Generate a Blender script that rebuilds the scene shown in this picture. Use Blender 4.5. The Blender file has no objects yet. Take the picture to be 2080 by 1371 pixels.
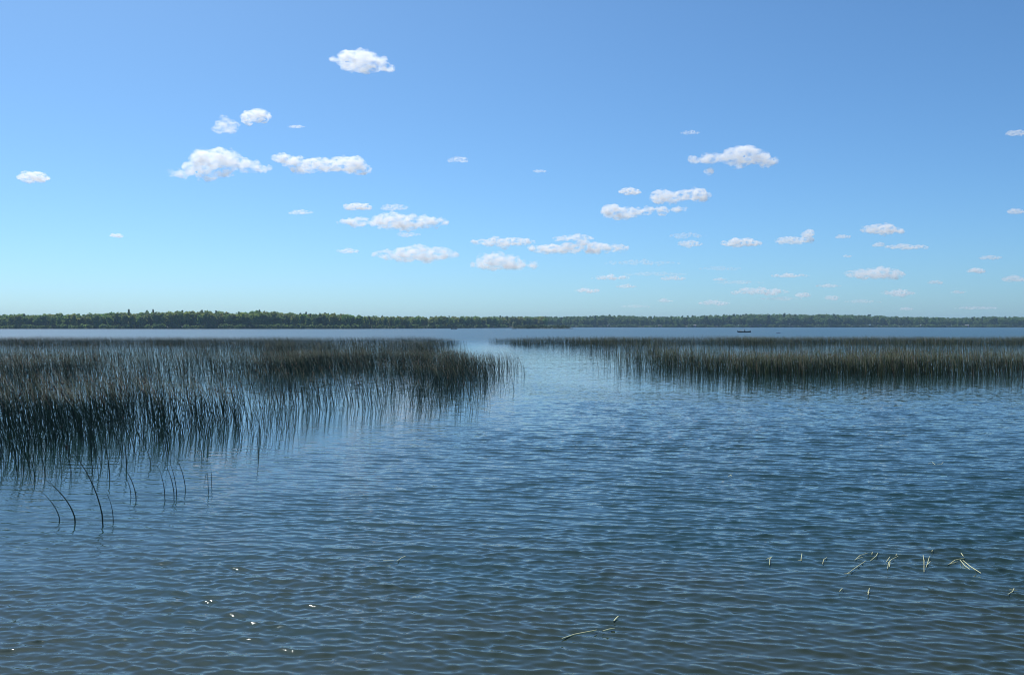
import bpy, bmesh, math, random
import numpy as np
from mathutils import Vector, Matrix, noise as mnoise

# ------------------------------------------------------------------ camera, sky, sun, exposure
scene = bpy.context.scene
COL = scene.collection
R = math.radians
CAM_H = 2.6                     # eye height above the lake, metres
FPX = 2000.0                    # focal length for a 2080 px wide frame
cam_d = bpy.data.cameras.new("camera")
cam_d.sensor_width = 36.0
cam_d.lens = 36.0 * FPX / 2080.0
cam_d.clip_start = 0.1
cam_d.clip_end = 120000.0
cam = bpy.data.objects.new("camera", cam_d)
COL.objects.link(cam)
cam.location = (0, 0, CAM_H)
PITCH = math.atan(24.5 / FPX)
cam.rotation_euler = (R(90) - PITCH, 0, 0)
scene.camera = cam

SUN_AZ = R(-32)                 # measured from +Y, negative = to the left
SUN_EL = R(51)
world = bpy.data.worlds.new("World")
scene.world = world
world.use_nodes = True
wn = world.node_tree.nodes
wl = world.node_tree.links
wn.clear()
sky = wn.new("ShaderNodeTexSky")
sky.sky_type = 'NISHITA'
sky.sun_disc = False
sky.sun_elevation = SUN_EL
sky.sun_rotation = SUN_AZ
sky.altitude = 0
sky.air_density = 0.7
sky.dust_density = 0.75
sky.ozone_density = 9.0
bg = wn.new("ShaderNodeBackground")
bg.inputs["Strength"].default_value = 0.117
wo = wn.new("ShaderNodeOutputWorld")
tone = wn.new("ShaderNodeMix")            # clear, slightly cyan summer air
tone.data_type = 'RGBA'
tone.blend_type = 'MULTIPLY'
tone.inputs["Factor"].default_value = 1.0
tone.inputs["B"].default_value = (0.80, 1.03, 1.03, 1)
wl.new(sky.outputs[0], tone.inputs["A"])
wl.new(tone.outputs["Result"], bg.inputs[0])
wl.new(bg.outputs[0], wo.inputs[0])

sun_d = bpy.data.lights.new("sun", 'SUN')
sun_d.energy = 4.6
sun_d.angle = R(0.53)
sun_d.color = (1.0, 0.965, 0.91)
sun = bpy.data.objects.new("sun", sun_d)
COL.objects.link(sun)
sdir = Vector((math.sin(SUN_AZ) * math.cos(SUN_EL), math.cos(SUN_AZ) * math.cos(SUN_EL), math.sin(SUN_EL)))
sun.rotation_euler = sdir.to_track_quat('Z', 'Y').to_euler()
sun.location = (-200, 300, 400)

vs = scene.view_settings
vs.view_transform = 'Standard'
vs.look = 'None'
vs.exposure = 0.12
vs.gamma = 1.0
vs.use_curve_mapping = False

cy = scene.cycles
cy.max_bounces = 28
cy.diffuse_bounces = 3
cy.glossy_bounces = 4
cy.transmission_bounces = 4
cy.transparent_max_bounces = 16
cy.volume_bounces = 24
cy.sample_clamp_indirect = 6.0
cy.sample_clamp_direct = 45.0
cy.use_denoising = True
cy.filter_width = 1.05
cy.use_adaptive_sampling = True
cy.adaptive_threshold = 0.015

rng = np.random.default_rng(11)
random.seed(5)

# ------------------------------------------------------------------ helpers
def tag(o, label=None, cat=None, group=None, kind=None):
    if label: o["label"] = label
    if cat: o["category"] = cat
    if group: o["group"] = group
    if kind: o["kind"] = kind
    return o

def link(name, data, parent=None, mat=None, loc=None, rz=None):
    o = bpy.data.objects.new(name, data)
    COL.objects.link(o)
    if parent: o.parent = parent
    if mat is not None and data is not None and len(data.materials) == 0:
        data.materials.append(mat)
    if loc is not None: o.location = loc
    if rz is not None: o.rotation_euler = (0, 0, rz)
    return o

def fast_mesh(name, verts, faces, smooth=True):
    """verts (n,3), faces: list of int arrays each (m,k) with its own k."""
    me = bpy.data.meshes.new(name)
    verts = np.asarray(verts, dtype=np.float32)
    faces = [np.asarray(f, dtype=np.int32) for f in faces if len(f)]
    me.vertices.add(len(verts))
    me.vertices.foreach_set("co", verts.ravel())
    nl = sum(f.size for f in faces)
    npoly = sum(len(f) for f in faces)
    me.loops.add(nl)
    me.polygons.add(npoly)
    me.loops.foreach_set("vertex_index", np.concatenate([f.ravel() for f in faces]))
    tot = np.concatenate([np.full(len(f), f.shape[1], np.int32) for f in faces])
    st = np.zeros(npoly, np.int32)
    st[1:] = np.cumsum(tot)[:-1]
    me.polygons.foreach_set("loop_start", st)
    me.polygons.foreach_set("loop_total", tot)
    me.polygons.foreach_set("use_smooth", np.full(npoly, smooth))
    me.update(calc_edges=True)
    me.validate()
    return me

def point_color(me, name, cols):
    a = me.attributes.new(name, 'FLOAT_COLOR', 'POINT')
    c = np.ones((len(cols), 4), np.float32)
    c[:, :3] = cols
    a.data.foreach_set("color", c.ravel())

def point_float(me, name, vals):
    a = me.attributes.new(name, 'FLOAT', 'POINT')
    a.data.foreach_set("value", np.asarray(vals, np.float32))

def new_mat(name):
    m = bpy.data.materials.new(name)
    m.use_nodes = True
    n = m.node_tree.nodes
    l = m.node_tree.links
    return m, n, l, n["Principled BSDF"]

def plain_mat(name, col, rough=0.6, var=0.15, scale=6.0):
    m, n, l, b = new_mat(name)
    t = n.new("ShaderNodeTexNoise"); t.inputs["Scale"].default_value = scale
    t.inputs["Detail"].default_value = 4
    tc = n.new("ShaderNodeTexCoord"); l.new(tc.outputs["Object"], t.inputs["Vector"])
    mx = n.new("ShaderNodeMix"); mx.data_type = 'RGBA'
    mx.inputs["A"].default_value = (*[c * (1 - var) for c in col], 1)
    mx.inputs["B"].default_value = (*[min(1, c * (1 + var)) for c in col], 1)
    l.new(t.outputs["Fac"], mx.inputs["Factor"])
    l.new(mx.outputs["Result"], b.inputs["Base Color"])
    b.inputs["Roughness"].default_value = rough
    return m

def attr_mat(name, attr, rough=0.5, spec=0.4, transl=0.0, objvar=None):
    m, n, l, b = new_mat(name)
    a = n.new("ShaderNodeAttribute"); a.attribute_name = attr
    src = a.outputs["Color"]
    if objvar:
        oi = n.new("ShaderNodeObjectInfo")
        rp = n.new("ShaderNodeValToRGB")
        els = rp.color_ramp.elements
        els[0].position = 0.0; els[0].color = (*objvar[0], 1)
        els[1].position = 1.0; els[1].color = (*objvar[-1], 1)
        for i, c in enumerate(objvar[1:-1]):
            e = els.new((i + 1) / (len(objvar) - 1)); e.color = (*c, 1)
        l.new(oi.outputs["Random"], rp.inputs[0])
        mu = n.new("ShaderNodeMix"); mu.data_type = 'RGBA'; mu.blend_type = 'MULTIPLY'
        mu.inputs["Factor"].default_value = 1.0
        l.new(src, mu.inputs["A"]); l.new(rp.outputs[0], mu.inputs["B"])
        src = mu.outputs["Result"]
    l.new(src, b.inputs["Base Color"])
    b.inputs["Roughness"].default_value = rough
    b.inputs["Specular IOR Level"].default_value = spec
    if transl > 0:
        t = n.new("ShaderNodeBsdfTranslucent")
        l.new(src, t.inputs["Color"])
        ms = n.new("ShaderNodeMixShader"); ms.inputs[0].default_value = transl
        l.new(b.outputs[0], ms.inputs[1]); l.new(t.outputs[0], ms.inputs[2])
        l.new(ms.outputs[0], n["Material Output"].inputs["Surface"])
    return m

def fbm2(x, y, scale, seed=0, octs=3):
    """cheap vectorised value noise, roughly -1..1"""
    x = np.asarray(x, float) / scale; y = np.asarray(y, float) / scale
    out = np.zeros_like(x); amp = 1.0; tot = 0
    for o in range(octs):
        xi = np.floor(x).astype(np.int64); yi = np.floor(y).astype(np.int64)
        fx = x - xi; fy = y - yi
        fx = fx * fx * (3 - 2 * fx); fy = fy * fy * (3 - 2 * fy)
        def h(a, b):
            v = np.sin(a * 127.1 + b * 311.7 + (seed + o * 13) * 74.7) * 43758.5453
            return v - np.floor(v)
        n = (h(xi, yi) * (1 - fx) + h(xi + 1, yi) * fx) * (1 - fy) + (h(xi, yi + 1) * (1 - fx) + h(xi + 1, yi + 1) * fx) * fy
        out += amp * (n * 2 - 1); tot += amp
        amp *= 0.5; x = x * 2.03; y = y * 2.03
    return out / tot

def smooth(a, b, x):
    t = np.clip((x - a) / (b - a), 0, 1)
    return t * t * (3 - 2 * t)

def poly_sd(px, py, poly):
    """signed distance to polygon, positive inside"""
    P = np.asarray(poly, float)
    d = np.full(px.shape, 1e9)
    inside = np.zeros(px.shape, bool)
    for i in range(len(P)):
        a = P[i]; b = P[(i + 1) % len(P)]
        e = b - a
        t = np.clip(((px - a[0]) * e[0] + (py - a[1]) * e[1]) / (e @ e), 0, 1)
        d = np.minimum(d, np.hypot(px - a[0] - t * e[0], py - a[1] - t * e[1]))
        c = ((a[1] > py) != (b[1] > py))
        with np.errstate(divide='ignore', invalid='ignore'):
            xx = (b[0] - a[0]) * (py - a[1]) / (b[1] - a[1] + 1e-12) + a[0]
        inside ^= c & (px < xx)
    return np.where(inside, d, -d)

# ------------------------------------------------------------------ plan of the place (metres)
LEFT_BED = [(-60, 11.6), (-14, 12.8), (-8.6, 14.9), (-7.6, 15.7), (-6.9, 17.2), (-5.9, 18.8), (-5.0, 23.4), (-4.3, 26.6),
            (-1.9, 27.6), (-1.2, 33.0), (0.4, 46), (0.5, 57), (-1.3, 72), (-4.2, 98), (-8.0, 142), (-140, 142), (-140, 40)]
RIGHT_BED = [(-3.4, 146), (-0.8, 132), (2.2, 108), (3.6, 92), (4.2, 68), (5.0, 55), (5.4, 45.5), (7.2, 42.5), (10.5, 41.0),
             (14.5, 42.0), (22, 44.0), (36, 44), (60, 42), (140, 60), (140, 146)]

def left_shore(b):
    """distance of the wooded shore for a bearing given as tan(angle)"""
    xs = [-1.2, -0.52, -0.17, -0.10, -0.05, 0.0]
    ds = [690, 735, 745, 800, 900, 1010]
    return np.interp(b, xs, ds)

# ------------------------------------------------------------------ lake water
def build_water():
    # row positions: fine near the photographer, coarser further out
    ys = [-40, -20, -8, 0, 3, 5]
    y = 5.4
    while y < 34:
        ys.append(y); y += 0.0027 * y
    while y < 60:
        ys.append(y); y += 0.006 * y
    while y < 4000:
        ys.append(y); y += 0.03 * y
    ys.append(4000)
    ys = np.array(ys)
    nc = 790
    u = np.linspace(-1, 1, nc)
    u = np.concatenate([[-60, -12, -4, -2, -1.3], u, [1.3, 2, 4, 12, 60]])
    w = np.clip(3.2 + 0.60 * np.maximum(ys, 0), 0, None)
    X = np.clip(w[:, None] * u[None, :], -4000, 4000)
    # keep columns ordered after clipping
    for k in range(1, 6):
        lim = 4000 - (k - 1) * 10.0
        X[:, -k] = np.minimum(X[:, -k], lim); X[:, k - 1] = np.maximum(X[:, k - 1], -lim)
    Y = np.repeat(ys[:, None], X.shape[1], 1)
    # sheltered water in front of and between the reeds, livelier open water
    sub = Y < 170
    sdl = np.full(X.shape, -500.0); sdr = sdl.copy()
    rows = np.where(ys < 170)[0]
    sl = slice(rows[0], rows[-1] + 1)
    sdl[sl] = poly_sd(X[sl], Y[sl], LEFT_BED)
    sdr[sl] = poly_sd(X[sl], Y[sl], RIGHT_BED)
    calm_l = smooth(-7, 1.0, sdl)
    calm_r = smooth(-16, -2.0, sdr)
    calm = np.maximum(calm_l, calm_r)
    patch = fbm2(X * 0.7, Y, 5.5, 3, 3)
    ripple = (1.0 - 0.82 * calm) * (1.0 + 0.45 * patch + 0.25 * fbm2(X * 0.6, Y, 1.7, 17, 2) + 0.4 * fbm2(X * 0.3, Y, 8.0, 23, 2))
    ripple = np.where(Y > 150, 0.30 + 0.10 * fbm2(X * 0.15, Y, 40, 8, 2), ripple)
    # sum of travelling waves, crests sharpened
    Z = np.zeros_like(X); DX = np.zeros_like(X); DY = np.zeros_like(X)
    spacing = np.maximum(np.where(Y < 34, 0.0027, 0.006) * np.maximum(Y, 5), 2 * w[:, None] / nc)
    wr = np.random.default_rng(4)
    NL, NS = 26, 60
    near = ys < 46
    idx = np.where(near)[0]
    s_ = slice(idx[0], idx[-1] + 1)
    for i in range(NL + NS):
        if i < NL:                       # the longer wind waves, long-crested
            lam = float(np.clip(np.exp(wr.normal(math.log(0.32), 0.40)), 0.17, 1.2))
            th = wr.normal(R(10), R(13)); slope = 0.125 * math.sqrt(2.0 / NL)
        else:                            # short steep wavelets riding on them
            lam = float(np.clip(np.exp(wr.normal(math.log(0.115), 0.36)), 0.065, 0.3))
            th = wr.normal(R(9), R(23)); slope = 0.235 * math.sqrt(2.0 / NS)
        k = 2 * math.pi / lam
        kx, ky = k * math.sin(th), k * math.cos(th)
        slope *= wr.uniform(0.6, 1.35)
        a = slope / k
        ph = kx * X[s_] + ky * Y[s_] + wr.uniform(0, 2 * math.pi) + 0.5 * fbm2(X[s_], Y[s_], 3.0, 40 + i, 1)
        f = np.clip((lam / spacing[s_] - 2.2) / 2.2, 0, 1) * ripple[s_]
        Z[s_] += a * f * np.cos(ph)
        DX[s_] -= 0.95 * a * f * math.sin(th) * np.sin(ph)
        DY[s_] -= 0.95 * a * f * math.cos(th) * np.sin(ph)
    V = np.stack([X + DX, Y + DY, Z], -1).reshape(-1, 3)
    nr, ncx = X.shape
    g = np.arange(nr * ncx).reshape(nr, ncx)
    F = np.stack([g[:-1, :-1], g[:-1, 1:], g[1:, 1:], g[1:, :-1]], -1).reshape(-1, 4)
    me = fast_mesh("lake_water", V, [F])
    point_float(me, "ripple", ripple.ravel())
    # how far the fine ripples are left to the surface relief of the material
    point_float(me, "fine", (0.45 + 0.55 * smooth(10, 45, Y)).ravel())
    point_float(me, "chop", (0.028 + 0.267 * smooth(50, 200, Y)).ravel())   # wavelets too small to model far out
    m, n, l, b = new_mat("lake_water")
    geo = n.new("ShaderNodeNewGeometry")
    def noise(sc, vec_scale, detail, rough=0.5):
        mp = n.new("ShaderNodeMapping"); mp.inputs["Scale"].default_value = vec_scale
        mp.inputs["Rotation"].default_value = (0, 0, R(11))
        l.new(geo.outputs["Position"], mp.inputs["Vector"])
        t = n.new("ShaderNodeTexNoise"); t.inputs["Scale"].default_value = sc
        t.inputs["Detail"].default_value = detail; t.inputs["Roughness"].default_value = rough
        l.new(mp.outputs[0], t.inputs["Vector"])
        s = n.new("ShaderNodeVectorMath"); s.operation = 'SUBTRACT'
        s.inputs[1].default_value = (0.5, 0.5, 0.5)
        l.new(t.outputs["Color"], s.inputs[0])
        return s.outputs[0]
    na = noise(4.6, (0.75, 1.6, 1), 3, 0.6)
    nb = noise(12.0, (0.8, 1.5, 1), 2, 0.5)
    add = n.new("ShaderNodeVectorMath"); add.operation = 'MULTIPLY_ADD'
    add.inputs[1].default_value = (0.55, 0.55, 0.55)
    l.new(nb, add.inputs[0]); l.new(na, add.inputs[2])
    ar = n.new("ShaderNodeAttribute"); ar.attribute_name = "ripple"
    af = n.new("ShaderNodeAttribute"); af.attribute_name = "fine"
    mul = n.new("ShaderNodeMath"); mul.operation = 'MULTIPLY'
    l.new(ar.outputs["Fac"], mul.inputs[0]); l.new(af.outputs["Fac"], mul.inputs[1])
    sc = n.new("ShaderNodeVectorMath"); sc.operation = 'SCALE'
    l.new(add.outputs[0], sc.inputs[0]); l.new(mul.outputs[0], sc.inputs["Scale"])
    sl_ = n.new("ShaderNodeVectorMath"); sl_.operation = 'MULTIPLY'
    sl_.inputs[1].default_value = (0.55, 0.95, 0.0)
    l.new(sc.outputs[0], sl_.inputs[0])
    ad2 = n.new("ShaderNodeVectorMath"); ad2.operation = 'ADD'
    l.new(geo.outputs["Normal"], ad2.inputs[0]); l.new(sl_.outputs[0], ad2.inputs[1])
    nm = n.new("ShaderNodeVectorMath"); nm.operation = 'NORMALIZE'
    l.new(ad2.outputs[0], nm.inputs[0])
    l.new(nm.outputs[0], b.inputs["Normal"])
    # body of the water: dark, with brown sandy shallows close in
    sep = n.new("ShaderNodeSeparateXYZ"); l.new(geo.outputs["Position"], sep.inputs[0])
    nz = n.new("ShaderNodeTexNoise"); nz.inputs["Scale"].default_value = 0.55; nz.inputs["Detail"].default_value = 3
    l.new(geo.outputs["Position"], nz.inputs["Vector"])
    ma = n.new("ShaderNodeMath"); ma.operation = 'MULTIPLY_ADD'
    ma.inputs[1].default_value = 9.0
    l.new(nz.outputs["Fac"], ma.inputs[0])
    neg = n.new("ShaderNodeMath"); neg.operation = 'SUBTRACT'
    l.new(sep.outputs["Y"], neg.inputs[0])
    l.new(ma.outputs[0], neg.inputs[1])
    ma.inputs[2].default_value = -4.5
    mr = n.new("ShaderNodeMapRange"); mr.inputs["From Min"].default_value = 6.5; mr.inputs["From Max"].default_value = 14
    mr.interpolation_type = 'SMOOTHSTEP'
    l.new(neg.outputs[0], mr.inputs["Value"])
    mx = n.new("ShaderNodeMix"); mx.data_type = 'RGBA'
    mx.inputs["A"].default_value = (0.028, 0.039, 0.024, 1)
    mx.inputs["B"].default_value = (0.017, 0.046, 0.047, 1)
    l.new(mr.outputs[0], mx.inputs["Factor"])
    l.new(mx.outputs["Result"], b.inputs["Base Color"])
    ac = n.new("ShaderNodeAttribute"); ac.attribute_name = "chop"
    l.new(ac.outputs["Fac"], b.inputs["Roughness"])
    b.inputs["IOR"].default_value = 1.333
    o = link("lake_water", me, mat=m)
    tag(o, "rippled blue lake water reaching to the far wooded shore", "water", kind="structure")
    return o
build_water()

# ------------------------------------------------------------------ land beyond the lake
def build_land():
    bs = np.linspace(-1.5, 1.5, 241)
    verts = []; cols = 0
    steps = np.array([0, 2, 8, 25, 60, 120, 250, 500, 1000, 1800])
    out = []
    for b in bs:
        d0 = left_shore(b) if b < -0.004 else 1300 + 25 * math.sin(b * 23) + 12 * math.sin(b * 71)
        if b >= -0.004 and b < 0.03:
            d0 = np.interp(b, [-0.004, 0.03], [1010, 1300])
        d0 += 5 * math.sin(b * 160)
        for s in steps:
            d = min(d0 + s, 3600)
            x = b * d
            z = -0.4 if s == 0 else 0.25 + 1.1 * (1 - math.exp(-s / 15.0))
            z += 3.0 * smooth(40, 300, np.array(s)) * (0.5 + 0.5 * math.sin(b * 9 + 1))
            out.append((max(-3900, min(3900, x)), d, float(z)))
    V = np.array(out); k = len(steps); nb = len(bs)
    g = np.arange(nb * k).reshape(nb, k)
    F = np.stack([g[:-1, :-1], g[1:, :-1], g[1:, 1:], g[:-1, 1:]], -1).reshape(-1, 4)
    me = fast_mesh("far_shore", V, [F])
    m = plain_mat("forest_floor", (0.028, 0.034, 0.018), 0.95, 0.35, 0.2)
    tag(link("far_shore", me, mat=m), "low far shore land under the woods", "shore", kind="structure")
    # a low point of land reaching out in front of the far shore
    bs = np.linspace(0.000, 0.062, 40)
    out = []
    for i, b in enumerate(bs):
        t = i / 39.0
        wid = 26 * math.sin(math.pi * min(1, t * 1.0 + 0.02)) ** 0.5 + 2
        d0 = 752 + 8 * math.sin(t * 7)
        for s, z in ((0, -0.3), (0.06, 0.25), (0.5, 0.5), (0.94, 0.25), (1.0, -0.3)):
            d = d0 + s * wid
            out.append((b * d, d, z))
    g = np.arange(200).reshape(40, 5)
    F = np.stack([g[:-1, :-1], g[1:, :-1], g[1:, 1:], g[:-1, 1:]], -1).reshape(-1, 4)
    me = fast_mesh("low_point", np.array(out), [F])
    tag(link("low_point", me, mat=plain_mat("point_soil", (0.035, 0.045, 0.022), 0.95, 0.3, 0.3)), "low spit of land before the far shore", "shore", kind="structure")
build_land()

# ------------------------------------------------------------------ air
def build_haze():
    me = bpy.data.meshes.new("haze")
    bm = bmesh.new()
    bmesh.ops.create_cube(bm, size=1.0)
    for v in bm.verts:
        v.co.x *= 8200
        v.co.y = -60 if v.co.y < 0 else 4100
        v.co.z = -1.6 if v.co.z < 0 else 34
    bm.to_mesh(me); bm.free()
    m = bpy.data.materials.new("haze"); m.use_nodes = True
    n = m.node_tree.nodes; n.clear()
    pv = n.new("ShaderNodeVolumePrincipled")
    pv.inputs["Color"].default_value = (0.50, 0.74, 1.0, 1)
    pv.inputs["Density"].default_value = 0.00014
    pv.inputs["Anisotropy"].default_value = 0.0
    o = n.new("ShaderNodeOutputMaterial")
    m.node_tree.links.new(pv.outputs[0], o.inputs["Volume"])
    tag(link("haze", me, mat=m), "thin blue summer haze over the lake", "haze", kind="stuff")
build_haze()

# ------------------------------------------------------------------ woods on the far shores
def top_z(b, d):
    """height of the tree line for a bearing, read off as angles above eye level"""
    px = 1040 + b * 2000
    xs = [-400, 0, 100, 200, 260, 310, 400, 480, 530, 600, 680, 750, 800, 900, 1000, 1150, 1250, 1330, 1400, 1450, 1550, 1700, 1790, 1830, 1960, 2000, 2080, 2500]
    tp = [638, 639, 637, 636, 634, 633, 632, 635, 632, 636, 637, 641, 643, 642, 643, 643, 640, 643, 642, 640, 638, 639, 641, 643, 645, 643, 643, 642]
    return CAM_H + (661 - np.interp(px, xs, tp)) / 2000.0 * d

def leaf_cloud(r, blobs, nleaf, size):
    """random leaf-clump quads over the surfaces of several lobes; blobs (x,y,z,r); returns verts, faces, shade"""
    tot = sum(b[3] ** 2 for b in blobs)
    V = []; C = []
    for bx, by, bz, br in blobs:
        k = max(5, int(nleaf * br * br / tot))
        d = r.normal(size=(k, 3)); d /= np.linalg.norm(d, axis=1)[:, None]
        rad = br * r.uniform(0.72, 1.08, k)
        c = np.array([bx, by, bz]) + d * rad[:, None] * np.array([1, 1, 0.85])
        nrm = d + r.normal(scale=0.45, size=(k, 3)); nrm /= np.linalg.norm(nrm, axis=1)[:, None]
        t = np.cross(nrm, r.normal(size=(k, 3))); t /= np.linalg.norm(t, axis=1)[:, None]
        bt = np.cross(nrm, t)
        s = size * r.uniform(0.6, 1.35, k)[:, None]
        q = np.stack([c - t * s - bt * s * 0.6, c + t * s * 0.9 - bt * s * 0.7, c + t * s + bt * s * 0.7, c - t * s * 0.8 + bt * s * 0.8], 1)
        V.append(q.reshape(-1, 3))
        shade = r.uniform(0.88, 1.12, (k, 1)).repeat(4, 0)
        C.append(shade)
    V = np.concatenate(V); C = np.concatenate(C)
    F = np.arange(len(V)).reshape(-1, 4)
    return V, F, C

def crown_blobs(r, kind):
    B = []
    if kind == 'broad':
        for i in range(10):
            a = r.uniform(0, 6.28); rr = r.uniform(0.05, 0.26); z = r.uniform(0.30, 0.86)
            B.append((rr * math.cos(a), rr * math.sin(a), z, r.uniform(0.12, 0.20) * (1.15 - 0.5 * abs(z - 0.55))))
        B.append((0, 0, 0.86, 0.12)); B.append((0, 0, 0.55, 0.24)); B.append((0.1, 0, 0.25, 0.18)); B.append((-0.12, 0, 0.22, 0.17))
    elif kind == 'pine':
        for i in range(11):
            z = 0.28 + 0.70 * i / 10
            rr = 0.19 * (1.02 - (z - 0.28) / 0.75) + 0.02
            for j in range(3):
                a = r.uniform(0, 6.28)
                B.append((rr * 0.75 * math.cos(a), rr * 0.75 * math.sin(a), z, rr * 0.5 + 0.012))
    else:  # shrub
        for i in range(7):
            a = r.uniform(0, 6.28); rr = r.uniform(0.1, 0.5)
            B.append((rr * math.cos(a), rr * math.sin(a), r.uniform(0.2, 0.7), r.uniform(0.22, 0.36)))
    return B

def trunk_mesh(r, kind):
    V = []; F = []
    def limb(p0, p1, r0, r1, n=6):
        p0 = Vector(p0); p1 = Vector(p1); ax = (p1 - p0).normalized()
        t = ax.orthogonal().normalized(); b = ax.cross(t)
        base = len(V)
        for p, rad in ((p0, r0), ((p0 + p1) / 2 + Vector((r.normal() * 0.006, r.normal() * 0.006, 0)), (r0 + r1) / 2), (p1, r1)):
            for i in range(n):
                a = 2 * math.pi * i / n
                V.append(tuple(p + (t * math.cos(a) + b * math.sin(a)) * rad))
        for q in range(2):
            for i in range(n):
                j = (i + 1) % n
                F.append((base + q * n + i, base + q * n + j, base + (q + 1) * n + j, base + (q + 1) * n + i))
    h = 0.92 if kind == 'pine' else 0.62
    limb((0, 0, -0.04), (0.01, 0, h), 0.020, 0.006)
    if kind != 'pine':
        for i in range(4):
            a = r.uniform(0, 6.28); z = r.uniform(0.25, 0.5)
            limb((0, 0, z), (0.2 * math.cos(a), 0.2 * math.sin(a), z + 0.24), 0.011, 0.004, 5)
    return np.array(V), np.array(F)

GREENS = [(1.0, 1.0, 1.0), (0.85, 1.1, 0.75), (1.25, 1.05, 0.85), (0.75, 0.85, 0.9), (1.1, 1.1, 0.75), (1.05, 0.88, 0.85), (0.9, 1.0, 1.0)]
leaf_m = attr_mat("tree_leaves", "shade", 0.7, 0.2, 0.5, GREENS)
forest_m = attr_mat("forest_leaves", "shade", 0.7, 0.2, 0.5)
bark_m = plain_mat("bark", (0.11, 0.09, 0.07), 0.9, 0.3, 3)
tr = np.random.default_rng(21)
BASE_GREEN = np.array([0.225, 0.295, 0.100])
PINE_GREEN = np.array([0.090, 0.130, 0.060])

protos = {}
for kind, cnt, nl, sz in (('broad', 5, 420, 0.058), ('pine', 2, 330, 0.040), ('shrub', 3, 150, 0.13)):
    protos[kind] = []
    for i in range(cnt):
        V, F, C = leaf_cloud(tr, crown_blobs(tr, kind), nl, sz)
        me = fast_mesh(kind + "_crown", V, [F], smooth=False)
        point_color(me, "shade", C * (PINE_GREEN if kind == 'pine' else BASE_GREEN))
        tv, tf = trunk_mesh(tr, kind)
        tm = fast_mesh(kind + "_trunk", tv, [tf])
        protos[kind].append((me, tm))

def tree(kind, b, d, height, width, label, group=None, name="broadleaf_tree", zg=0.6, cat="tree", own=None):
    me, tm = protos[kind][int(tr.integers(len(protos[kind])))]
    root = link(name, None, loc=(b * d, d, zg), rz=float(tr.uniform(0, 6.28)))
    root.scale = (width, width, height)
    if own is not None:
        me = me.copy(); me.materials.clear(); me.materials.append(own)
    link("crown", me, root, leaf_m)
    link("trunk" if kind != 'shrub' else "stem", tm, root, bark_m)
    tag(root, label, cat, group)
    return root

# front row of the left shore: trees one can tell apart
b = -0.575
while b < -0.006:
    d = float(left_shore(b)) + 8 + tr.uniform(0, 6)
    zt = float(top_z(b, d))
    h = (zt - 0.6) * tr.uniform(0.78, 1.06)
    tree('broad', b, d, h, h * tr.uniform(0.75, 1.05), "broadleaf tree in the front row of the left wooded shore", "front row trees of the left shore")
    b += tr.uniform(3.4, 6.4) / d
# emergent pines above the tree line
for px, py, lab in ((262, 629, "tallest dark pine poking above the left tree line"),
                    (311, 629, "second dark pine just right of the tallest pine on the left shore"),
                    (527, 630, "pointed dark pine above the middle of the left woods")):
    bb = (px - 1040) / 2000.0; d = float(left_shore(bb)) + 16
    h = CAM_H + (661 - py) / 2000.0 * d - 0.6
    tree('pine', bb, d, h, h * 0.62, lab, "pines above the left woods", "pine_tree")

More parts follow.
